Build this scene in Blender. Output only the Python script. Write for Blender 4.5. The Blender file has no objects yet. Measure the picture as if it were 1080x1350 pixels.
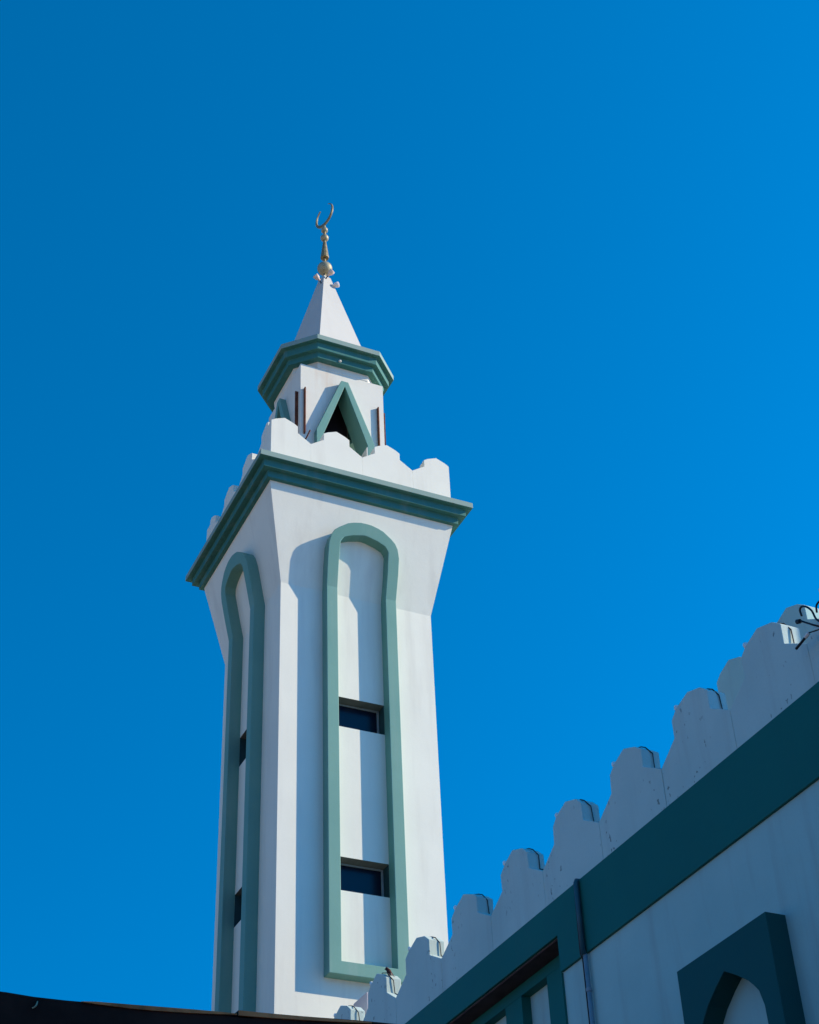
import bpy, bmesh, math, random
from mathutils import Vector, Matrix, noise
random.seed(7)
sc = bpy.context.scene
R = math.radians

# ---------------------------------------------------------------- camera
cam_d = bpy.data.cameras.new('camera')
cam = bpy.data.objects.new('camera', cam_d)
sc.collection.objects.link(cam)
yaw, pitch, roll = 0.4584, 0.6592, -0.0462
fw = Vector((math.sin(yaw) * math.cos(pitch), math.cos(yaw) * math.cos(pitch), math.sin(pitch)))
rt = Vector((math.cos(yaw), -math.sin(yaw), 0))
up = rt.cross(fw)
rt2 = math.cos(roll) * rt + math.sin(roll) * up
up2 = -math.sin(roll) * rt + math.cos(roll) * up
m = Matrix((rt2, up2, -fw)).transposed().to_4x4()
m.translation = Vector((-5.4136, -14.4709, 1.6))
cam.matrix_world = m
cam_d.sensor_fit = 'VERTICAL'
cam_d.sensor_height = 36
cam_d.sensor_width = 36
cam_d.lens = 2116.24 / 1350 * 36
cam_d.clip_end = 4000
cam_d.clip_start = 0.05
sc.camera = cam

# ---------------------------------------------------------------- sky and sun
SUN = Vector((0.800, -0.356, 0.483)).normalized()
w = bpy.data.worlds.new('World')
sc.world = w
w.use_nodes = True
wn = w.node_tree
sky = wn.nodes.new('ShaderNodeTexSky')
sky.sky_type = 'NISHITA'
sky.sun_disc = False
sky.sun_elevation = math.asin(SUN.z)
sky.sun_rotation = math.atan2(SUN.x, SUN.y)
sky.air_density = 1.0
sky.dust_density = 0.15
sky.ozone_density = 8.0
sky.altitude = 3000      # thin dry air: deep blue
tcw = wn.nodes.new('ShaderNodeTexCoord')
vm = wn.nodes.new('ShaderNodeVectorMath')
vm.operation = 'ADD'
vm.inputs[1].default_value = (0, 0, 0.55)      # keeps the pale horizon band low
nm = wn.nodes.new('ShaderNodeVectorMath')
nm.operation = 'NORMALIZE'
wn.links.new(tcw.outputs['Generated'], vm.inputs[0])
wn.links.new(vm.outputs[0], nm.inputs[0])
wn.links.new(nm.outputs[0], sky.inputs['Vector'])
hs = wn.nodes.new('ShaderNodeHueSaturation')
hs.inputs['Hue'].default_value = 0.464
hs.inputs['Saturation'].default_value = 1.05
hs.inputs['Value'].default_value = 1.0
gm = wn.nodes.new('ShaderNodeGamma')
gm.inputs['Gamma'].default_value = 1.9
wn.links.new(sky.outputs[0], gm.inputs['Color'])
wn.links.new(gm.outputs[0], hs.inputs['Color'])
bg = wn.nodes['Background']
wn.links.new(hs.outputs[0], bg.inputs['Color'])
bg.inputs['Strength'].default_value = 0.09

sd = bpy.data.lights.new('sun', 'SUN')
sd.energy = 2.6
sd.angle = R(0.5)
sd.color = (1.0, 0.89, 0.68)
sun = bpy.data.objects.new('sun', sd)
sc.collection.objects.link(sun)
sun.rotation_euler = SUN.to_track_quat('Z', 'Y').to_euler()
sun.location = (20, -10, 20)

vs = sc.view_settings
vs.view_transform = 'Standard'
vs.look = 'None'
vs.gamma = 1
vs.use_curve_mapping = False
vs.exposure = 1.15

# ---------------------------------------------------------------- materials
def nodes(name):
    mt = bpy.data.materials.new(name)
    mt.use_nodes = True
    nt = mt.node_tree
    return mt, nt, nt.nodes['Principled BSDF']

def mixcol(nt, a, b, fac):
    mx = nt.nodes.new('ShaderNodeMix')
    mx.data_type = 'RGBA'
    if isinstance(a, tuple): mx.inputs['A'].default_value = (*a, 1)
    else: nt.links.new(a, mx.inputs['A'])
    if isinstance(b, tuple): mx.inputs['B'].default_value = (*b, 1)
    else: nt.links.new(b, mx.inputs['B'])
    if isinstance(fac, float): mx.inputs['Factor'].default_value = fac
    else: nt.links.new(fac, mx.inputs['Factor'])
    return mx.outputs['Result']

def tex(nt, scale, detail=4, stretch=(1, 1, 1), rough=0.55, lo=0.4, hi=0.7):
    tc = nt.nodes.new('ShaderNodeTexCoord')
    mp = nt.nodes.new('ShaderNodeMapping')
    mp.inputs['Scale'].default_value = stretch
    nt.links.new(tc.outputs['Object'], mp.inputs['Vector'])
    n = nt.nodes.new('ShaderNodeTexNoise')
    n.inputs['Scale'].default_value = scale
    n.inputs['Detail'].default_value = detail
    n.inputs['Roughness'].default_value = rough
    nt.links.new(mp.outputs[0], n.inputs['Vector'])
    mr = nt.nodes.new('ShaderNodeMapRange')
    mr.inputs['From Min'].default_value = lo
    mr.inputs['From Max'].default_value = hi
    nt.links.new(n.outputs['Fac'], mr.inputs['Value'])
    return mr.outputs['Result'], n.outputs['Fac']

def bump(nt, bs, h, strength, dist):
    b = nt.nodes.new('ShaderNodeBump')
    b.inputs['Strength'].default_value = strength
    b.inputs['Distance'].default_value = dist
    nt.links.new(h, b.inputs['Height'])
    nt.links.new(b.outputs[0], bs.inputs['Normal'])

def math_node(nt, op, a, b):
    n = nt.nodes.new('ShaderNodeMath')
    n.operation = op
    for i, v in enumerate((a, b)):
        if isinstance(v, (int, float)): n.inputs[i].default_value = v
        else: nt.links.new(v, n.inputs[i])
    return n.outputs[0]

def painted(name, base, alt, dirt, dirt_amt, rough=0.75, pits=0.0, bumpy=0.25):
    """masonry paint: broad tone drift, vertical rain streaks, fine grain, optional pits"""
    mt, nt, bs = nodes(name)
    f1, _ = tex(nt, 1.3, 5, lo=0.35, hi=0.7)
    f2, _ = tex(nt, 5.0, 6, (1, 1, 0.09), 0.6, 0.52, 0.78)
    f3, raw = tex(nt, 60, 3, lo=0.3, hi=0.7)
    c = mixcol(nt, base, alt, f1)
    c = mixcol(nt, c, dirt, math_node(nt, 'MULTIPLY', f2, dirt_amt))
    c = mixcol(nt, c, tuple(v * 0.88 for v in base), math_node(nt, 'MULTIPLY', f3, 0.3))
    if pits:
        p, _ = tex(nt, 1.7, 3, (1, 1, 0.8), 0.5, 0.44, 0.52)
        q, _ = tex(nt, 30.0, 2, (1, 1, 0.6), 0.5, 0.675, 0.70)
        c = mixcol(nt, c, tuple(v * 0.25 for v in base), math_node(nt, 'MULTIPLY', math_node(nt, 'MULTIPLY', p, q), pits))
    nt.links.new(c, bs.inputs['Base Color'])
    bs.inputs['Roughness'].default_value = rough
    bs.inputs['Specular IOR Level'].default_value = 0.25
    f4, big = tex(nt, 7, 5)
    h = math_node(nt, 'ADD', math_node(nt, 'MULTIPLY', raw, 0.35), big)
    bump(nt, bs, h, bumpy, 0.006)
    return mt

M = {}
M['white'] = painted('white_tower_plaster', (0.85, 0.80, 0.67), (0.80, 0.75, 0.63), (0.50, 0.43, 0.36), 0.34)
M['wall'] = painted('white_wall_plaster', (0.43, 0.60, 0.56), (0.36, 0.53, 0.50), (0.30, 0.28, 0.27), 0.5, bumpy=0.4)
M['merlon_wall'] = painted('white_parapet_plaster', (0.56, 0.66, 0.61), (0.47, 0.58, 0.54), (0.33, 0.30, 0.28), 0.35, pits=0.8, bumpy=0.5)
M['spire'] = painted('spire_paint', (0.56, 0.53, 0.48), (0.52, 0.495, 0.445), (0.42, 0.36, 0.33), 0.25)
M['stained'] = painted('rust_stained_plaster', (0.82, 0.77, 0.66), (0.75, 0.69, 0.58), (0.60, 0.36, 0.20), 0.55, bumpy=0.4)
M['teal'] = painted('green_teal_paint', (0.165, 0.335, 0.275), (0.135, 0.30, 0.25), (0.33, 0.40, 0.36), 0.35, 0.6)
M['band'] = painted('dark_teal_paint', (0.006, 0.135, 0.112), (0.005, 0.118, 0.10), (0.03, 0.12, 0.10), 0.3, 0.6)
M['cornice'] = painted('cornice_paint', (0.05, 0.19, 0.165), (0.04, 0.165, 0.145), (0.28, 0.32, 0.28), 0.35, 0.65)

def simple(name, col, rough=0.5, metal=0.0, var=0.25, scale=12, spec=0.4, alt=None, lo=0.4, hi=0.65, bmp=0.2):
    mt, nt, bs = nodes(name)
    f, raw = tex(nt, scale, 5, lo=lo, hi=hi)
    c = mixcol(nt, col, alt or tuple(v * (1 - var) for v in col), f)
    nt.links.new(c, bs.inputs['Base Color'])
    bs.inputs['Roughness'].default_value = rough
    bs.inputs['Metallic'].default_value = metal
    bs.inputs['Specular IOR Level'].default_value = spec
    if bmp: bump(nt, bs, raw, bmp, 0.004)
    return mt

M['brass'] = simple('weathered_brass', (0.42, 0.36, 0.22), 0.55, 0.25, 0.3, 20)
M['steel'] = simple('grey_finial_metal', (0.34, 0.255, 0.125), 0.5, 0.3, 0.4, 20)
M['rust'] = simple('rusty_steel', (0.17, 0.052, 0.028), 0.85, 0, 0.45, 18, 0.2)
M['rust_edge'] = simple('orange_rust', (0.90, 0.25, 0.09), 0.85, 0, 0.6, 9, 0.2)
M['dark_board'] = simple('dark_brown_board', (0.05, 0.019, 0.013), 0.85, 0, 0.5, 6, 0.15)
M['black'] = simple('black_plastic', (0.012, 0.013, 0.017), 0.5, 0, 0.3, 10, 0.4)
M['cable'] = simple('dark_cable', (0.035, 0.025, 0.025), 0.6, 0, 0.3, 10, 0.3)
M['bulb'] = simple('white_glass_bulb', (0.85, 0.85, 0.84), 0.2, 0, 0.05, 10, 0.6, bmp=0)
M['lamp_shell'] = simple('pale_lamp_shell', (0.80, 0.58, 0.47), 0.5, 0, 0.15, 25, 0.4)
M['lamp_shell_white'] = simple('white_lamp_shell', (0.82, 0.72, 0.68), 0.5, 0, 0.15, 25, 0.4)
M['dark_room'] = simple('dark_interior', (0.03, 0.022, 0.026), 0.9, 0, 0.3, 6, 0.1)
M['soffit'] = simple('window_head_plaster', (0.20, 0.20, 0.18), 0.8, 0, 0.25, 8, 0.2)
M['frame_white'] = simple('white_window_frame', (0.26, 0.28, 0.27), 0.6, 0, 0.15, 12, 0.4)
M['pipe'] = simple('grey_pvc_pipe', (0.26, 0.30, 0.34), 0.5, 0, 0.25, 8, 0.4)
M['pipe_teal'] = simple('teal_painted_pipe', (0.025, 0.10, 0.13), 0.5, 0, 0.25, 8, 0.4)
M['roof'] = simple('roof_screed', (0.36, 0.34, 0.31), 0.9, 0, 0.25, 2, 0.2)
M['asphalt'] = simple('street_asphalt', (0.055, 0.05, 0.048), 0.9, 0, 0.3, 8, 0.2)
M['panel'] = painted('deep_teal_paint', (0.006, 0.085, 0.078), (0.005, 0.074, 0.069), (0.02, 0.07, 0.07), 0.3, 0.6)
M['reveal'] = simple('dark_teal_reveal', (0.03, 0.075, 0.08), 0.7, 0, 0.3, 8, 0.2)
M['soffit_shade'] = simple('shade_brown_soffit', (0.10, 0.06, 0.06), 0.8, 0, 0.3, 8, 0.2)  # shade under the bay head, put into the colour of its lining
M['post'] = painted('pinkish_plaster', (0.70, 0.56, 0.52), (0.64, 0.50, 0.47), (0.45, 0.33, 0.30), 0.3)
M['sunlit_lip'] = painted('sunlit_teal_paint', (0.27, 0.36, 0.31), (0.23, 0.33, 0.285), (0.36, 0.37, 0.32), 0.4, 0.7)
M['bird_body'] = simple('brown_feathers', (0.10, 0.035, 0.028), 0.85, 0, 0.6, 60, 0.2)
M['bird_belly'] = simple('buff_feathers', (0.48, 0.36, 0.30), 0.85, 0, 0.4, 60, 0.2)
mt, nt, bs = nodes('dark_window_glass')
bs.inputs['Base Color'].default_value = (0.006, 0.010, 0.022, 1)
bs.inputs['Roughness'].default_value = 0.22
bs.inputs['Specular IOR Level'].default_value = 0.3
f, raw = tex(nt, 3, 2)
bump(nt, bs, raw, 0.08, 0.01)
M['glass'] = mt

mt, nt, bs = nodes('sandy_ground')
f1, raw = tex(nt, 0.4, 6)
f2, raw2 = tex(nt, 18, 6)
c = mixcol(nt, (0.70, 0.55, 0.39), (0.62, 0.48, 0.34), f1)
c = mixcol(nt, c, (0.26, 0.22, 0.19), math_node(nt, 'MULTIPLY', f2, 0.5))
nt.links.new(c, bs.inputs['Base Color'])
bs.inputs['Roughness'].default_value = 0.95
bump(nt, bs, raw2, 0.4, 0.02)
M['ground'] = mt

# ---------------------------------------------------------------- object helpers
def link(o, parent=None):
    sc.collection.objects.link(o)
    if parent: o.parent = parent
    return o

def thing(name, label, cat, loc=(0, 0, 0), group=None):
    o = bpy.data.objects.new(name, None)
    o.empty_display_size = 0.2
    o.location = loc
    link(o)
    o['label'] = label; o['category'] = cat
    if group: o['group'] = group
    return o

def build(name, bm, mat, parent=None, bevel=0.0, smooth=False, segs=2, label=None):
    bmesh.ops.remove_doubles(bm, verts=bm.verts, dist=1e-5)
    bmesh.ops.recalc_face_normals(bm, faces=bm.faces)
    me = bpy.data.meshes.new(name)
    bm.to_mesh(me); bm.free()
    for mm in (mat if isinstance(mat, (list, tuple)) else [mat]):
        me.materials.append(mm)
    o = bpy.data.objects.new(name, me)
    link(o)
    if parent:
        base = Vector((0, 0, 0)); p = parent
        while p: base += p.location; p = p.parent
        o.parent = parent
        o.location = -base          # geometry is written in world coordinates
    if smooth:
        for p in me.polygons: p.use_smooth = True
    if bevel:
        bv = o.modifiers.new('bevel', 'BEVEL')
        bv.width = bevel; bv.segments = segs; bv.limit_method = 'ANGLE'; bv.angle_limit = R(35)
        bv.harden_normals = False
    if label: o['label'] = label
    return o

def tag(o, label, cat, group=None):
    o['label'] = label; o['category'] = cat
    if group: o['group'] = group
    return o

def box(bm, x0, x1, y0, y1, z0, z1, f=None):
    vs_ = [bm.verts.new(f(Vector(p)) if f else p) for p in
           ((x0, y0, z0), (x1, y0, z0), (x1, y1, z0), (x0, y1, z0), (x0, y0, z1), (x1, y0, z1), (x1, y1, z1), (x0, y1, z1))]
    for q in ((0, 3, 2, 1), (4, 5, 6, 7), (0, 1, 5, 4), (1, 2, 6, 5), (2, 3, 7, 6), (3, 0, 4, 7)):
        bm.faces.new([vs_[i] for i in q])

def prism(bm, poly, f, d0, d1, mat=0):
    """extrude a closed (u, v) outline from depth d0 to d1 through f(u, v, d)"""
    a = [bm.verts.new(f(u, v, d0)) for u, v in poly]
    b = [bm.verts.new(f(u, v, d1)) for u, v in poly]
    n = len(poly)
    fs = [bm.faces.new(a), bm.faces.new(b[::-1])]
    for i in range(n):
        j = (i + 1) % n
        fs.append(bm.faces.new((a[i], b[i], b[j], a[j])))
    for q in fs: q.material_index = mat; q.normal_update()
    bmesh.ops.triangulate(bm, faces=[q for q in fs[:2] if len(q.verts) > 4])

def ring(bm, outer, inner, f, d0, d1, closed=True):
    """solid band between two outlines with the same number of points"""
    n = len(outer)
    V = [[bm.verts.new(f(u, v, d)) for u, v in L] for L in (outer, inner) for d in (d0, d1)]
    of, ob, if_, ib = V[0], V[1], V[2], V[3]
    rng = range(n) if closed else range(n - 1)
    for i in rng:
        j = (i + 1) % n
        bm.faces.new((of[i], of[j], if_[j], if_[i]))
        bm.faces.new((ob[i], ib[i], ib[j], ob[j]))
        bm.faces.new((of[i], ob[i], ob[j], of[j]))
        bm.faces.new((if_[i], if_[j], ib[j], ib[i]))
    if not closed:
        for i in (0, n - 1):
            bm.faces.new((of[i], if_[i], ib[i], ob[i]))

def loft(bm, rings_):
    """stack of closed rings of 3-D points, capped at both ends"""
    L = [[bm.verts.new(p) for p in r] for r in rings_]
    n = len(L[0])
    for a, b in zip(L, L[1:]):
        for i in range(n):
            j = (i + 1) % n
            bm.faces.new((a[i], a[j], b[j], b[i]))
    bm.faces.new(L[0][::-1]); bm.faces.new(L[-1])

def lathe(bm, prof, origin, axis=(0, 0, 1), n=20):
    ax = Vector(axis).normalized()
    q = Vector((0, 0, 1)).rotation_difference(ax)
    rs = []
    for r, z in prof:
        rs.append([Vector(origin) + q @ Vector((r * math.cos(2 * math.pi * i / n), r * math.sin(2 * math.pi * i / n), z)) for i in range(n)])
    loft(bm, rs)

def ball(bm, c, r, n=18):
    lathe(bm, [(max(1e-3, r * math.sin(math.pi * i / 12)), -r * math.cos(math.pi * i / 12)) for i in range(13)], c, n=n)

def tube(bm, pts, rad, n=8):
    pts = [Vector(p) for p in pts]
    rads = rad if isinstance(rad, (list, tuple)) else [rad] * len(pts)
    prev = None; rs = []
    for i, p in enumerate(pts):
        t = (pts[min(i + 1, len(pts) - 1)] - pts[max(i - 1, 0)]).normalized()
        if prev is None:
            a = t.orthogonal().normalized()
        else:
            a = (prev - t * prev.dot(t))
            a = a.normalized() if a.length > 1e-6 else t.orthogonal().normalized()
        prev = a
        b = t.cross(a)
        rs.append([p + (a * math.cos(2 * math.pi * k / n) + b * math.sin(2 * math.pi * k / n)) * rads[i] for k in range(n)])
    loft(bm, rs)

# ---------------------------------------------------------------- ground
bm = bmesh.new()
bm.faces.new([bm.verts.new(p) for p in ((-1500, -1500, 0), (1500, -1500, 0), (1500, 1500, 0), (-1500, 1500, 0))])
g = build('ground', bm, M['ground'])
g['kind'] = 'structure'
bm = bmesh.new()
bm.faces.new([bm.verts.new(p) for p in ((-13, -400, .004), (.32, -400, .004), (.32, 400, .004), (-13, 400, .004))])
st = build('street', bm, M['asphalt'])
st['kind'] = 'structure'

# ---------------------------------------------------------------- minaret
HW = 0.975                      # half width of the shaft
CX = CY = 0.975
ZK, ZF, FL = 12.56, 13.84, 0.25   # flare starts, ends, overhang
def face_map(k, cx=CX, cy=CY, half=HW, flare=False):
    """(u along the face, v up, d outward) on side k of a square plan; 0 faces -Y, 3 faces -X"""
    a = k * math.pi / 2
    ca, sa = round(math.cos(a)), round(math.sin(a))
    def f(u, v, d):
        dd = half + d
        if flare and v > ZK: dd += FL * (v - ZK) / (ZF - ZK)
        x, y = u, -dd
        return Vector((cx + ca * x - sa * y, cy + sa * x + ca * y, v))
    return f

minaret = thing('minaret', 'tall white square minaret with teal trim, pointed white spire and crescent, behind the crenellated wall', 'minaret', (CX, CY, 0))

WIN = [(8.797, 9.18), (10.77, 11.155)]
UI, UO = 0.31, 0.45
REC = 0.19
bm = bmesh.new()
us = [-HW, -UI, UI, HW]
vsz = [0.0, WIN[0][0], WIN[0][1], WIN[1][0], WIN[1][1], ZK]
for k in range(4):
    f = face_map(k)
    for i in range(3):
        for j in range(5):
            c4 = [(us[i], vsz[j]), (us[i + 1], vsz[j]), (us[i + 1], vsz[j + 1]), (us[i], vsz[j + 1])]
            if i == 1 and j in (1, 3):
                for a in range(4):
                    (u0, v0), (u1, v1) = c4[a], c4[(a + 1) % 4]
                    q = bm.faces.new([bm.verts.new(p) for p in (f(u0, v0, 0), f(u1, v1, 0), f(u1, v1, -REC), f(u0, v0, -REC))])
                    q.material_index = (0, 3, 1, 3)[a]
                bm.faces.new([bm.verts.new(f(u, v, -REC)) for u, v in c4]).material_index = 2
            else:
                bm.faces.new([bm.verts.new(f(u, v, 0)) for u, v in c4])
def sq(h, z, cx=CX, cy=CY): return [Vector((cx - h, cy - h, z)), Vector((cx + h, cy - h, z)), Vector((cx + h, cy + h, z)), Vector((cx - h, cy + h, z))]
# flared head, split at the panel lines so that it meets the shaft vertex for vertex
f_list = [face_map(k) for k in range(4)]
for k in range(4):
    for i in range(3):
        s = (HW + FL) / HW
        p0, p1 = f_list[k](us[i], ZK, 0), f_list[k](us[i + 1], ZK, 0)
        ft = face_map(k, half=HW + FL)
        bm.faces.new([bm.verts.new(p) for p in (p0, p1, ft(us[i + 1] * s, ZF, 0), ft(us[i] * s, ZF, 0))])
shaft = build('shaft', bm, [M['white'], M['soffit'], M['dark_room'], M['reveal']], minaret)

# windows in the panel of every face
for k in range(4):
    f = face_map(k)
    for z0, z1 in WIN:
        bm = bmesh.new()
        o_ = [(-UI + .004, z0 + .002), (UI - .004, z0 + .002), (UI - .004, z1 - .004), (-UI + .004, z1 - .004)]
        i_ = [(-UI + .024, z0 + .022), (UI - .03, z0 + .022), (UI - .03, z1 - .024), (-UI + .024, z1 - .024)]
        ring(bm, o_, i_, f, -0.135, -0.165)
        wf = build('window', bm, M['frame_white'], minaret, 0.003)
        bm = bmesh.new()
        prism(bm, [(-UI + .02, z0 + .018), (UI - .026, z0 + .018), (UI - .026, z1 - .02), (-UI + .02, z1 - .02)], f, -0.148, -0.156)
        build('pane', bm, M['glass'], wf)

# raised arch-headed frames, bent with the flare
arch_o = [(UO, 7.825), (UO, 9), (UO, 10), (UO, 11), (UO, 12), (UO, ZK), (UO + .012, 12.9), (.462, 13.12), (.437, 13.235), (.40, 13.30), (.345, 13.35), (.235, 13.425), (.16, 13.452), (.07, 13.472), (0, 13.475)]
arch_i = [(UI, 7.965), (UI, 9), (UI, 10), (UI, 11), (UI, 12), (UI, ZK), (UI + .006, 12.9), (.312, 13.17), (.292, 13.205), (.268, 13.235), (.235, 13.25), (.165, 13.278), (.11, 13.29), (.05, 13.306), (0, 13.312)]
def mirror(L): return L + [(-u, v) for u, v in L[-2::-1]]
for k in range(4):
    bm = bmesh.new()
    low = 0.95 if k == 3 else 0        # the frames on the side faces run further down
    drop = lambda L: [(L[0][0], L[0][1] - low)] + L[1:-1] + [(L[-1][0], L[-1][1] - low)]
    ring(bm, drop(mirror(arch_o)), drop(mirror(arch_i)), face_map(k, flare=True), 0.14, -0.004)
    build('arch_frame', bm, M['teal'], minaret, 0.006)

# three-step cornice
bm = bmesh.new()
for_prof = [(HW + FL - .02, 13.842), (HW + .304, 13.84), (HW + .304, 13.932), (HW + .38, 13.934), (HW + .38, 14.033), (HW + .452, 14.035), (HW + .452, 14.115), (HW, 14.118)]
loft(bm, [sq(h, z) for h, z in for_prof])
def lighten_lip(bm, z):            # sunlight on the top lip is put into its lighter colour
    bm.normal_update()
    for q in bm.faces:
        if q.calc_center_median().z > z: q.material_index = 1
lighten_lip(bm, 14.05)
build('cornice', bm, [M['cornice'], M['sunlit_lip']], minaret, 0.005)

# tower battlements: four per side
def merlon_poly(c, half, zv, zs, zt, zh, zp, sh, sl, zb, lo=None, hi=None):
    """outline of one merlon: valley, splayed foot, upright shoulder, gabled top"""
    top = [(c - half, zv), (c - sh, zs), (c - sh, zt), (c - sl, zh), (c, zp), (c + sl, zh), (c + sh, zt), (c + sh, zs), (c + half, zv)]
    def clip(pts, lim, right):
        out = []
        for i, p in enumerate(pts):
            ins = p[0] <= lim if right else p[0] >= lim
            if i:
                a = pts[i - 1]; ia = a[0] <= lim if right else a[0] >= lim
                if ia != ins:
                    t = (lim - a[0]) / (p[0] - a[0]); out.append((lim, a[1] + t * (p[1] - a[1])))
            if ins: out.append(p)
        return out
    if lo is not None: top = clip(top, lo, False)
    if hi is not None: top = clip(top, hi, True)
    return [(top[0][0], zb)] + top + [(top[-1][0], zb)]

PO, PT, PZ = 0.25, 0.13, 14.10
cs = [-1.048, -0.349, 0.349, 1.048]
for k in range(4):
    f = face_map(k, half=HW + PO)
    lim = HW + PO if k % 2 == 0 else HW + PO - PT
    for c in cs:
        bm = bmesh.new()
        prism(bm, merlon_poly(c, 0.3495, 14.578, 14.70, 14.805, 14.842, 14.893, 0.176, 0.12, PZ, lo=max(-lim, c - .3495), hi=min(lim, c + .3495)), f, 0, -PT)
        build('merlon', bm, M['white'], minaret, 0.004)

# roof deck inside the battlements
bm = bmesh.new()
box(bm, CX - 1.1, CX + 1.1, CY - 1.1, CY + 1.1, 14.08, 14.125)
build('roof_deck', bm, M['roof'], minaret)

# lantern room with a gabled opening on every side
LX = LY = 0.987
LH = 0.605
LT = 0.20
ZB = 16.53
go = [(.41, 14.126), (.41, 15.36), (.05, 16.335), (-.05, 16.335), (-.41, 15.36), (-.41, 14.126)]
gi = [(.315, 14.126), (.315, 15.30), (.004, 16.235), (-.004, 16.235), (-.315, 15.30), (-.315, 14.126)]
bm = bmesh.new()
hole = [(-.35, 14.12), (-.35, 15.31), (0, 16.27), (.35, 15.31), (.35, 14.12)]
for k in range(4):
    f = face_map(k, LX, LY, LH)
    e = LH if k % 2 == 0 else LH - LT
    prism(bm, [(-e, 14.12), (-e, ZB), (e, ZB), (e, 14.12)] + hole[::-1], f, 0, -LT)
build('lantern_room', bm, M['stained'], minaret)
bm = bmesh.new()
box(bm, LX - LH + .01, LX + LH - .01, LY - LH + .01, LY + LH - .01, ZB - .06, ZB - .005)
for k in range(4):                 # added dark block inside; its colour stands in for interior shade
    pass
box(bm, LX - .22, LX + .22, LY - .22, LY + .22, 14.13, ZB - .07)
build('lantern_dark_fill', bm, M['dark_room'], minaret)
for k in range(4):
    f = face_map(k, LX, LY, LH)
    bm = bmesh.new()
    ring(bm, go, gi, f, 0.09, -0.215, closed=False)
    gf = build('gable_frame', bm, M['teal'], minaret, 0.004)
    bm = bmesh.new()
    bm.free()
    for s in (-1, 1):
        bm = bmesh.new()
        prism(bm, [(s * .30, 14.13), (s * .30, 15.26), (s * .318, 15.285), (s * .318, 14.13)], f, 0.087, -0.225)
        build('jamb_lining', bm, M['white'], gf)
    for u in (-.553, .512):
        bm = bmesh.new()
        box(bm, u - .0085, u + .0085, -.05, .042, 15.295, 16.09, lambda p: f(p.x, p.z, p.y))
        build('steel_fin', bm, M['rust'], minaret, 0.002)
# bent reinforcing bar left sticking out by the front gable
f0 = face_map(0, LX, LY, LH)
bm = bmesh.new()
tube(bm, [f0(-.60, 15.06, -.02), f0(-.555, 15.16, .10), f0(-.53, 15.24, .16)], 0.010, 6)
build('rebar_stub', bm, M['rust'], minaret, smooth=True)

# octagonal cornice
OA, OB = 0.843, 0.463
def octa(inset, z, ex=0):
    a = OA - inset; b = OB - 0.414 * (inset) + 0 * ex
    a, b = a, OB + inset - 1.414 * inset
    pts = [(-b, -a), (b, -a), (a, -b), (a, b), (b, a), (-b, a), (-a, b), (-a, -b)]
    return [Vector((0.995 + x, 0.995 + y, z)) for x, y in pts]
bm = bmesh.new()
loft(bm, [octa(.14, 16.637), octa(.13, 16.636), octa(.13, 16.734), octa(.065, 16.736), octa(.065, 16.854), octa(0, 16.856), octa(0, 16.94), octa(.2, 16.945)])
lighten_lip(bm, 16.87)
oc = build('octagonal_cornice', bm, [M['cornice'], M['sunlit_lip']], minaret, 0.005)
bm = bmesh.new()
loft(bm, [octa(.232, 16.531), octa(.224, 16.545), octa(.218, 16.640)])
build('neck', bm, M['stained'], oc)
bm = bmesh.new()
ball(bm, (0.915, 0.995 - OA + .128, 16.675), 0.022, 10)
build('plaster_chip', bm, M['stained'], oc, smooth=True)

# spire: four-sided, set slightly askew
def rsq(h, z, th=0.264, c=(0.992, 0.989)):
    out = []
    for x, y in ((-h, -h), (h, -h), (h, h), (-h, h)):
        out.append(Vector((c[0] + math.cos(th) * x - math.sin(th) * y, c[1] + math.sin(th) * x + math.cos(th) * y, z)))
    return out
bm = bmesh.new()
loft(bm, [rsq(.493, 16.94), rsq(.276, 17.97), rsq(.062, 18.985), rsq(.05, 19.0)])
spire = build('spire', bm, M['spire'], minaret, 0.004)
# three small spotlights round the tip
for (p, d, mt_) in (((0.862, 0.90, 18.835), (-.75, -.25, .42), 'lamp_shell'), ((1.00, 0.865, 18.955), (.42, -.55, .48), 'lamp_shell'), ((1.085, 0.90, 18.80), (.72, -.25, .26), 'lamp_shell_white')):
    bm = bmesh.new()
    d = Vector(d).normalized(); p = Vector(p)
    lathe(bm, [(.006, -.02), (.018, -.018), (.02, .01), (.038, .03), (.044, .085), (.036, .09), (.03, .07), (.004, .066)], p, d, 14)
    lm = build('spotlight', bm, M[mt_], minaret, smooth=True)
    bm = bmesh.new()
    tube(bm, [p - d * .015, p - d * .05 + Vector((0, 0, -.02)), p - d * .10 + Vector((0, .0, -.05))], .009, 6)
    build('bracket', bm, M['black'], lm, smooth=True)

# finial
AX = Vector((0.99, 0.985, 0))
def at(z): return AX + Vector((0, 0, z))
bm = bmesh.new()
lathe(bm, [(.02, 18.95), (.02, 20.05)], AX, n=10)
fin = build('finial', bm, M['steel'], minaret, smooth=False)
bm = bmesh.new(); ball(bm, at(19.20), .112, 24)
build('brass_ball', bm, M['brass'], fin, smooth=True)
bm = bmesh.new()
lathe(bm, [(.012, 19.435), (.062, 19.425), (.064, 19.44), (.022, 19.80), (.012, 19.81)], AX, n=12)
build('cone', bm, M['steel'], fin, 0.002)
bm = bmesh.new(); ball(bm, at(19.868), .062, 18)
build('small_ball', bm, M['brass'], fin, smooth=True)
bm = bmesh.new()
lathe(bm, [(.012, 20.0), (.05, 20.02), (.048, 20.06), (.03, 20.09), (.018, 20.13), (.01, 20.17)], AX, n=16)
build('collar', bm, M['brass'], fin, smooth=True)
bm = bmesh.new()
t = R(15); hdir = Vector((math.sin(t), -math.cos(t), 0)); ndir = Vector((math.cos(t), math.sin(t), 0))
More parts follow.
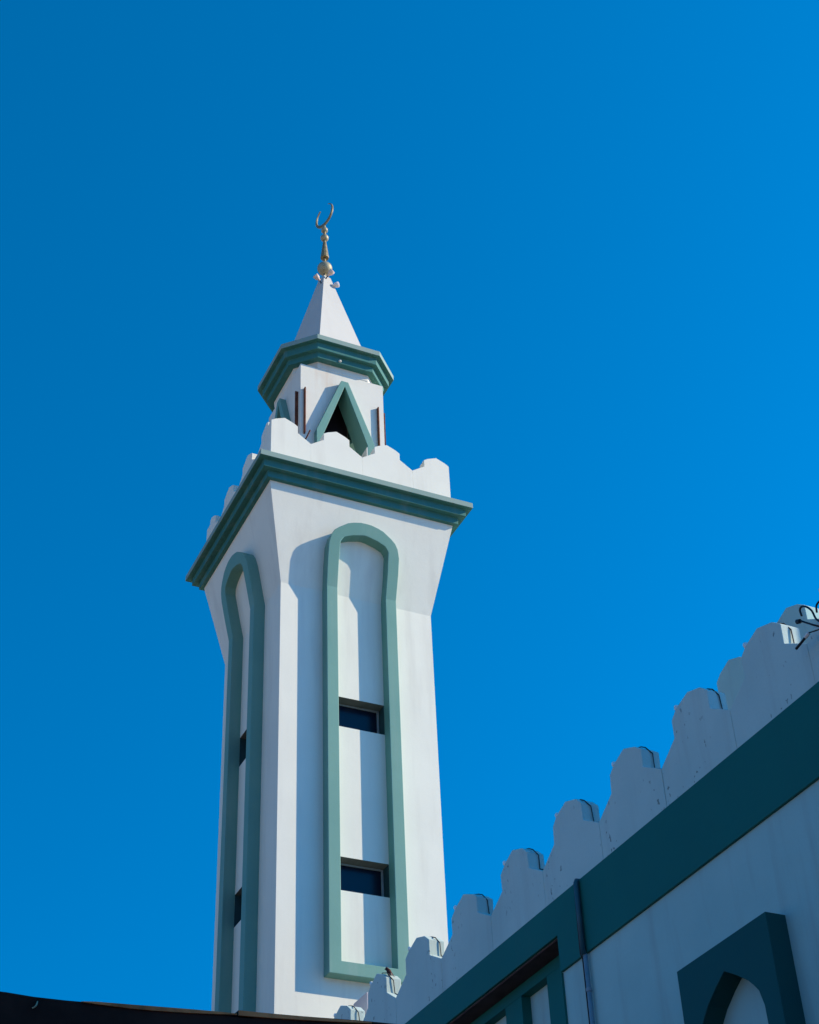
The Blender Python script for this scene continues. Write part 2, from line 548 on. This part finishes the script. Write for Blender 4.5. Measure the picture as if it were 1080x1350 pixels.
N = 40; outer = []; inner = []
for i in range(N + 1):
    a = R(-90 - 152 + 304 * i / N)
    outer.append(Vector((.215 * math.cos(a), .215 * math.sin(a))))
    w_ = 0.004 + 0.046 * max(0, math.cos((i / N - .5) * math.pi)) ** 1.1
    rr = .215 - w_
    inner.append(Vector((rr * math.cos(a), rr * math.sin(a))))
C0 = at(20.365)
L = []
for d in (-.011, .011):
    L.append(([bm.verts.new(C0 + hdir * p.x + Vector((0, 0, p.y)) + ndir * d) for p in outer], [bm.verts.new(C0 + hdir * p.x + Vector((0, 0, p.y)) + ndir * d) for p in inner]))
for i in range(N):
    for (o_, i_) in L: bm.faces.new((o_[i], o_[i + 1], i_[i + 1], i_[i]))
    for s in (0, 1): bm.faces.new((L[0][s][i], L[0][s][i + 1], L[1][s][i + 1], L[1][s][i]))
for i in (0, N): bm.faces.new((L[0][0][i], L[0][1][i], L[1][1][i], L[1][0][i]))
build('crescent', bm, M['steel'], fin, 0.004)

# ---------------------------------------------------------------- mosque building beside the street
WX = 0.325
WT = 0.15
mosque = thing('mosque_building', 'low white mosque wall in shade with battlements, dark teal band and arched panel', 'mosque', (WX, -8, 0))
RY0, RY1, RZ0, RZ1 = -4.957, -1.2, 2.2, 6.24       # deep window bay
bm = bmesh.new()
def wb(y0, y1, z0, z1, x0=WX, x1=WX + .32): box(bm, x0, x1, y0, y1, z0, z1)
wb(-17, RY0, 0, 6.50); wb(RY1, -.02, 0, 6.50); wb(RY0, RY1, 0, RZ0); wb(RY0, RY1, RZ1, 6.50)
box(bm, WX + .32, 9.0, -17, -16.7, 0, 6.5)
box(bm, WX + .32, 9.0, -.3, -.02, 0, 6.5)
box(bm, 8.7, 9.0, -16.7, -.3, 0, 6.5)
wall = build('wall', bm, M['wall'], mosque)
bm = bmesh.new()
box(bm, WX + .25, 8.75, -16.75, -.25, 6.30, 6.42)
build('roof', bm, M['roof'], mosque)

# dark teal band, dropped round the window bay
bm = bmesh.new()
fw_ = lambda u, v, d: Vector((WX - d, u, v))
prism(bm, [(-17.0, 5.967), (RY0 - .012, 5.967), (RY0 - .012, 6.24), (-.03, 6.24), (-.03, 6.51), (-17.0, 6.51)], fw_, 0.022, -0.004)
build('band', bm, M['band'], mosque, 0.003)
bm = bmesh.new()
prism(bm, [(RY0 - .012, RZ0), (RY0 - .012, 5.966), (RY0, 5.966), (RY0, RZ0)], fw_, 0.018, -0.02)
build('bay_edge', bm, M['band'], mosque)
# recessed panel with narrow openings
bay = bmesh.new()
XB = WX + .15
fb = lambda u, v, d: Vector((XB - d, u, v))
zt_, zb_ = 6.143, 3.0
edges = [RY0 - .0]
y = -4.471
openings = []
while y < RY1 - .5:
    openings.append((y, y + .40)); y += .665
prev = RY0 + .001
for a, b in openings:
    box(bay, XB, XB + .09, prev, a, zb_, zt_); prev = b
box(bay, XB, XB + .09, prev, RY1, zb_, zt_)
box(bay, XB, XB + .09, RY0 + .001, RY1, zt_, RZ1 + .02)
box(bay, XB, XB + .09, RY0 + .001, RY1, RZ0 - .02, zb_)
bayo = build('window_bay', bay, M['band'], mosque, 0.003)
bm = bmesh.new()
box(bm, WX + .004, XB - .001, RY0 + .002, RY1 - .002, RZ1 - .012, RZ1 + .002)
build('bay_soffit', bm, M['soffit_shade'], bayo)
for a, b in openings:
    bm = bmesh.new()
    box(bm, XB + .08, XB + .12, a - .02, b + .02, zb_ - .02, zt_ + .02)
    build('infill_panel', bm, M['wall'], bayo)
bm = bmesh.new()
box(bm, XB + .121, XB + .16, RY0 - .1, RY1 + .1, RZ0 - .1, RZ1 + .1)
build('backing', bm, M['dark_room'], bayo)

# proud square panel with a keel-arched niche
PX = 0.14
pc = -7.015
yo = .474
bm = bmesh.new()
arch = [(.324, 3.2), (.324, 4.75), (.322, 4.86), (.293, 4.955), (.255, 5.0), (.21, 5.045), (.11, 5.115), (0, 5.18)]
arch2 = arch + [(-u, v) for u, v in arch[-2::-1]]
outer_ = [(-yo, 3.0), (-yo, 5.357), (yo, 5.357), (yo, 3.0)]
poly = [(pc + u, v) for u, v in ([(-yo, 3.0), (-yo, 5.357), (yo, 5.357), (yo, 3.0), (.324, 3.0)] + arch2 + [(-.324, 3.0)])]
prism(bm, poly, fw_, PX, -0.003)
ap = build('arched_panel', bm, M['panel'], mosque, 0.004)
bm = bmesh.new()
fr_o = [(pc - .30, 3.2), (pc - .30, 4.70), (pc - .26, 4.80), (pc + .26, 4.80), (pc + .30, 4.70), (pc + .30, 3.2)]
fr_i = [(pc - .25, 3.2), (pc - .25, 4.68), (pc - .22, 4.75), (pc + .22, 4.75), (pc + .25, 4.68), (pc + .25, 3.2)]
ring(bm, fr_o, fr_i, fw_, 0.05, -0.002, closed=False)
wf = build('window', bm, M['rust'], ap)
bm = bmesh.new()
prism(bm, fr_i, fw_, 0.02, 0.005)
build('pane', bm, M['glass'], wf)

# wall battlements
VAL = [-16.55, -15.71, -14.87, -14.03, -13.19, -12.34, -11.5, -10.66, -9.82, -8.98, -8.16, -7.33, -6.50, -5.661, -4.816, -3.955, -3.05, -2.13, -1.335, -0.46]
fm = lambda u, v, d: Vector((WX - d, u, v))
rng = random.Random(3)
crest = []
for a, b in zip(VAL, VAL[1:]):
    c, h = (a + b) / 2, (b - a) / 2
    dz = rng.uniform(-.006, .006)
    sh = .215 * h / .42
    bm = bmesh.new()
    e = 0.0012
    P = merlon_poly(c, h - e, 6.815, 6.935 + dz, 7.075 + dz, 7.13 + dz, 7.183 + dz, sh, sh * .66, 6.495)
    P = [P[0], P[1]] + [(u + rng.uniform(-.007, .007), v + rng.uniform(-.006, .006)) for u, v in P[2:-2]] + [P[-2], P[-1]]
    prism(bm, P, fm, rng.uniform(-.002, .002), -WT)
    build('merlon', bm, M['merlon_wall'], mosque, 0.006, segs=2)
    crest.append((c, h, sh, dz))
bm = bmesh.new()
prism(bm, [(VAL[-1] + .001, 6.495), (VAL[-1] + .001, 6.815), (VAL[-1] + .22, 6.93), (VAL[-1] + .22, 7.07), (-.03, 7.12), (-.03, 6.495)], fm, 0, -WT)
build('merlon', bm, M['merlon_wall'], mosque, 0.006)

# raised room on the roof, its own battlements just over the wall top
BX, BY0, BY1 = 2.2, -8.74, -4.67
bm = bmesh.new()
box(bm, BX, 5.2, BY0, BY1, 6.3, 8.27)
box(bm, BX, 5.0, BY1, -4.22, 6.3, 8.42)  # unseen lower block, added to keep the wall notches in shade
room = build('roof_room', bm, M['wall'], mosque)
fbk = lambda u, v, d: Vector((BX - d, u, v))
for i in range(5):
    c = -5.10 - .85 * i
    lo = BY0 if i == 4 else None
    bm = bmesh.new()
    prism(bm, merlon_poly(c, .4238, 8.587, 8.707, 8.847, 8.902, 8.955, .215, .142, 8.271, lo=lo), fbk, 0, -WT)
    build('merlon', bm, M['wall'], room, 0.006)
# roof post near the minaret
bm = bmesh.new()
box(bm, .60, .98, -.885, -.56, 6.3, 7.36)
rpo = build('roof_post', bm, M['post'], mosque, 0.008)
bm = bmesh.new()
tube(bm, [(.597, -.555, 6.3), (.597, -.555, 7.335)], .008, 8)
build('post_pipe', bm, M['rust'], rpo, smooth=True)

# drain pipe and a thin cable clipped beside it
bm = bmesh.new()
tube(bm, [(WX - .03, -5.335, 0.1), (WX - .03, -5.335, 5.955)], .017, 12)
pp = build('drain_pipe', bm, M['pipe'], mosque, smooth=True)
bm = bmesh.new()
tube(bm, [(WX - .044, -5.335, 5.95), (WX - .044, -5.335, 6.485), (WX - .036, -5.33, 6.503), (WX + .02, -5.32, 6.512)], .019, 12)
build('pipe_head', bm, M['pipe_teal'], pp, smooth=True)
bm = bmesh.new()
tube(bm, [(WX - .008, -5.262, 0.1), (WX - .008, -5.262, 5.95), (WX - .03, -5.275, 5.98), (WX - .03, -5.285, 6.50)], .006, 6)
build('wall_cable', bm, M['cable'], mosque, smooth=True)
for z in (5.2, 5.7):
    bm = bmesh.new()
    lathe(bm, [(.021, -.012), (.021, .012)], (WX - .03, -5.335, z), n=12)
    build('pipe_clip', bm, M['pipe'], pp)

# ---------------------------------------------------------------- string of lights along the wall top
sl = thing('string_lights', 'dark cord with small white bulbs draped over the wall battlements', 'string lights', (WX, -8, 7.2))
pts = []
xm = WX + WT * .55
for a, b in zip(VAL, VAL[1:]):
    c, h = (a + b) / 2, (b - a) / 2
    sh = .215 * h / .42
    j = lambda s=.008: rng.uniform(-s, s)
    xo = xm + rng.uniform(-.02, .02)
    pts += [Vector((xo + .03 + j(), a + .015, 6.835)), Vector((xo + .01 + j(), c - sh - .012, 6.93 + j())), Vector((xo + j(), c - sh - .010, 7.05)),
            Vector((xo - .03 + j(), c - sh + .01, 7.10)), Vector((xo - .02, c - .14, 7.142)), Vector((xo + j(), c, 7.197)), Vector((xo + j(), c + .14, 7.145)),
            Vector((xo + j(), c + sh + .012, 7.08)), Vector((xo + j(), c + sh + .012, 6.945))]
bm = bmesh.new()
tube(bm, pts, .0045, 6)
build('cord', bm, M['cable'], sl, smooth=True)
for c, h, sh, dz in crest:
    bm = bmesh.new()
    p = Vector((xm - .05, c + sh * .72, 7.128 + dz))
    lathe(bm, [(.004, -.02), (.012, -.018), (.013, .0), (.021, .015), (.022, .03), (.012, .045), (.003, .05)], p, (-.35, .35, .8), 12)
    build('bulb', bm, M['bulb'], sl, smooth=True)

# ---------------------------------------------------------------- lamps and conduit at the right end of the wall
def conduit(label, pts, r=.0065):
    bm = bmesh.new()
    tube(bm, pts, r, 8)
    o = build('bent_conduit', bm, M['black'], smooth=True)
    tag(o, label, 'conduit', 'black bent conduits on the wall top')
def smoothpts(P, n=6):
    out = []
    P = [Vector(p) for p in P]
    for i in range(len(P) - 1):
        p0, p1, p2, p3 = P[max(i - 1, 0)], P[i], P[i + 1], P[min(i + 2, len(P) - 1)]
        for k in range(n):
            t = k / n
            out.append(0.5 * ((2 * p1) + (p2 - p0) * t + (2 * p0 - 5 * p1 + 4 * p2 - p3) * t * t + (3 * p1 - p0 - 3 * p2 + p3) * t ** 3))
    out.append(P[-1])
    return out
xq = .225
conduit('black bent conduit, the fully visible one left of its twin on the wall top', smoothpts([(WX + .02, -8.47, 6.72), (xq + .02, -8.43, 6.77), (xq, -8.397, 6.815), (xq, -8.375, 6.888), (xq, -8.336, 6.942), (xq, -8.298, 6.966), (xq, -8.277, 6.955), (xq, -8.281, 6.912)]))
conduit('black bent conduit cut by the right edge of the picture', smoothpts([(WX + .02, -8.60, 6.66), (xq + .02, -8.56, 6.74), (xq, -8.52, 6.85), (xq, -8.47, 6.90), (xq, -8.425, 6.895), (xq, -8.414, 6.852)]))
fl = thing('floodlight', 'small black spotlight with a pale collar pointing down on the wall at right edge', 'spotlight', (xq, -8.3, 6.77))
a = Vector((xq, -8.172, 6.742)); b = Vector((xq, -8.273, 6.762)); c = Vector((xq, -8.309, 6.772)); d = Vector((WX - .002, -8.40, 6.79))
bm = bmesh.new(); ax = (a - b).normalized(); ln = (a - b).length
lathe(bm, [(.004, -.008), (.008, -.008), (.0085, ln), (.007, ln), (.006, ln - .01), (.002, ln - .012)], b, ax, 14)
build('barrel', bm, M['black'], fl, smooth=False)
bm = bmesh.new(); lathe(bm, [(.009, -.002), (.012, 0), (.012, (c - b).length * .9), (.008, (c - b).length)], b, (c - b), 14)
build('collar', bm, M['lamp_shell_white'], fl)
bm = bmesh.new(); tube(bm, [c, (c + d) / 2, d], .004, 8)
build('stem', bm, M['black'], fl, smooth=True)
br = thing('wall_bracket', 'short black bracket arm with a clamp end beside the bent conduits', 'bracket', (xq, -8.3, 6.85))
bm = bmesh.new()
tube(bm, [(WX - .002, -8.43, 6.74), (xq, -8.362, 6.795), (xq, -8.262, 6.887)], .0062, 8)
build('arm', bm, M['black'], br, smooth=True)
bm = bmesh.new()
lathe(bm, [(.006, -.015), (.015, -.015), (.016, .016), (.009, .018)], (xq, -8.245, 6.893), (0, 1, .45), 8)
build('clamp', bm, M['black'], br, 0.002)

# ---------------------------------------------------------------- sparrow
BP = Vector((WX + .045, -1.895, 7.092))
bird = thing('bird', 'small brown sparrow perched on a wall battlement in front of the minaret', 'bird', BP)
bm = bmesh.new()
tl = Vector((.55, -.70, -.45)).normalized()          # body axis towards the tail
body = [(-.044, .062, .004), (-.040, .066, .011), (-.030, .068, .0155), (-.018, .060, .0165), (-.006, .050, .020), (.010, .038, .0245), (.024, .028, .0235), (.036, .020, .017), (.046, .014, .010), (.062, .006, .0065), (.085, -.004, .006), (.098, -.010, .004)]
rs = []
for s, z, r in body:
    s *= .72
    c = BP + Vector((tl.x * s, tl.y * s, z * 1.22 + .004))
    side = Vector((tl.y, -tl.x, 0)).normalized()
    upv = side.cross(tl).normalized()
    flat = 1.0 if s < .036 else .45
    rs.append([c + side * r * math.cos(2 * math.pi * i / 14) + upv * r * flat * math.sin(2 * math.pi * i / 14) for i in range(14)])
loft(bm, rs)
for q in bm.faces:
    if q.calc_center_median().z < BP.z + .028: q.material_index = 1
bo = build('body', bm, [M['bird_body'], M['bird_belly']], bird, smooth=True)
hd = BP + Vector((tl.x * -.031, tl.y * -.031, .079))
bm = bmesh.new(); lathe(bm, [(.0045, 0), (.003, .006), (.0006, .013)], hd, -tl, 8)
build('beak', bm, M['black'], bird)
for s in (-1, 1):
    side = Vector((tl.y, -tl.x, 0)).normalized() * s
    bm = bmesh.new()
    ws = [(-.012, .054, .004), (.0, .050, .012), (.02, .038, .014), (.04, .024, .010), (.062, .012, .003)]
    loft(bm, [[BP + side * (.017 if q in (0, 1) else .022) + Vector((tl.x * s_ * .72, tl.y * s_ * .72, z_ * 1.22 + .006)) + Vector((0, 0, r_ * (1 if q in (0, 3) else -1))) + side * (.003 if q in (1, 2) else 0) for q in range(4)] for s_, z_, r_ in ws])
    build('wing', bm, M['bird_body'], bird, 0.002)
    bm = bmesh.new()
    b0 = BP + Vector((tl.x * .008, tl.y * .008, 0)) + side * .009
    tube(bm, [b0 + Vector((0, 0, .028)), b0 + Vector((0, 0, .004)), b0 - tl * .012 + Vector((0, 0, .001))], .0018, 6)
    build('leg', bm, M['bird_belly'], bird)
    bm = bmesh.new(); ball(bm, hd + tl * .012 + side * .0125 + Vector((0, 0, .005)), .0028, 8)
    build('eye', bm, M['black'], bird, smooth=True)

# ---------------------------------------------------------------- sheet-metal canopy in the foreground
can = thing('metal_canopy', 'dark sheet metal canopy with a rusty front lip across the lower left corner', 'canopy', (-5, -10.4, 0))
YE = -10.40
edgeA = [(-9.2, 3.17), (-7.0, 3.185), (-5.6, 3.19), (-4.9, 3.196), (-4.627, 3.195), (-4.554, 3.192), (-4.47, 3.193), (-4.393, 3.196), (-4.30, 3.198), (-4.238, 3.201), (-4.13, 3.206), (-4.05, 3.210), (-3.95, 3.213)]
edgeB = [(-3.995, 3.221), (-3.90, 3.224), (-3.80, 3.228), (-3.645, 3.236), (-3.2, 3.25), (-2.4, 3.27), (-1.2, 3.30), (-.1, 3.32)]
def sheet(edge, dz=0.0, th=.006):
    bm = bmesh.new()
    rows = []
    for yy, rise in ((0, 0), (.6, .03), (1.4, .07), (2.6, .13)):
        rows.append(([bm.verts.new((x, YE + yy, z + rise + dz)) for x, z in edge], [bm.verts.new((x, YE + yy, z + rise + dz - th)) for x, z in edge]))
    for r0, r1 in zip(rows, rows[1:]):
        for i in range(len(edge) - 1):
            for s in (0, 1): bm.faces.new((r0[s][i], r0[s][i + 1], r1[s][i + 1], r1[s][i]))
        for i in (0, -1): bm.faces.new((r0[0][i], r1[0][i], r1[1][i], r0[1][i]))
    for r in (rows[0], rows[-1]):
        for i in range(len(edge) - 1): bm.faces.new((r[0][i], r[0][i + 1], r[1][i + 1], r[1][i]))
    return bm
build('roof_sheet', sheet(edgeA), M['dark_board'], can)
build('roof_sheet', sheet(edgeB, .004), M['dark_board'], can)
def strip(pts, y0, y1):
    bm = bmesh.new()
    L = [[bm.verts.new((x, y, z)) for x, zlo, zhi in pts for z in (zlo, zhi)] for y in (y0, y1)]
    n = len(pts)
    for i in range(n - 1):
        a, b = L
        bm.faces.new((a[2 * i], a[2 * i + 2], a[2 * i + 3], a[2 * i + 1]))
        bm.faces.new((b[2 * i], b[2 * i + 1], b[2 * i + 3], b[2 * i + 2]))
        bm.faces.new((a[2 * i + 1], a[2 * i + 3], b[2 * i + 3], b[2 * i + 1]))
        bm.faces.new((a[2 * i], b[2 * i], b[2 * i + 2], a[2 * i + 2]))
    for i in (0, n - 1): bm.faces.new((L[0][2 * i], L[0][2 * i + 1], L[1][2 * i + 1], L[1][2 * i]))
    return bm
build('rusty_lip', strip([(-4.43, 3.1925, 3.1935), (-4.393, 3.1915, 3.1975), (-4.30, 3.191, 3.2015), (-4.238, 3.193, 3.2045), (-4.13, 3.199, 3.2095), (-4.05, 3.206, 3.2125), (-4.0, 3.2105, 3.2135)], YE - .006, YE - .001), M['rust_edge'], can)
build('rusty_lip', strip([(-3.995, 3.2085, 3.2225), (-3.90, 3.213, 3.2245), (-3.80, 3.219, 3.2285), (-3.70, 3.226, 3.233), (-3.60, 3.234, 3.238)], YE - .008, YE - .001), M['rust_edge'], can)
bm = bmesh.new()
n = 26
pts = []
for x, z in edgeA[:-1] + edgeB[1:]: pts.append((x, z - .32, z - .0065))
build('fascia_board', strip(pts, YE + .0, YE + .03), M['dark_board'], can)
bm = bmesh.new()
tube(bm, smoothpts([(-4.545, YE - .006, 3.178), (-4.548, YE - .016, 3.168), (-4.552, YE - .016, 3.160), (-4.558, YE - .012, 3.157)], 4), .0022, 6)
build('wire_hook', bm, M['brass'], can, smooth=True)
for x, z in ((-8.9, 3.10), (-.5, 3.25)):
    bm = bmesh.new()
    tube(bm, [(x, YE + .12, 0), (x, YE + .12, z)], .05, 10)
    build('post', bm, M['rust'], can, smooth=True)
    bm = bmesh.new()
    tube(bm, [(x, YE + 2.4, 0), (x, YE + 2.4, z + .10)], .05, 10)
    build('post', bm, M['rust'], can, smooth=True)
bm = bmesh.new()
box(bm, -9.1, -.2, YE + .08, YE + .16, 3.0, 3.12)
box(bm, -9.1, -.2, YE + 2.36, YE + 2.44, 3.1, 3.24)
build('beam', bm, M['dark_board'], can)
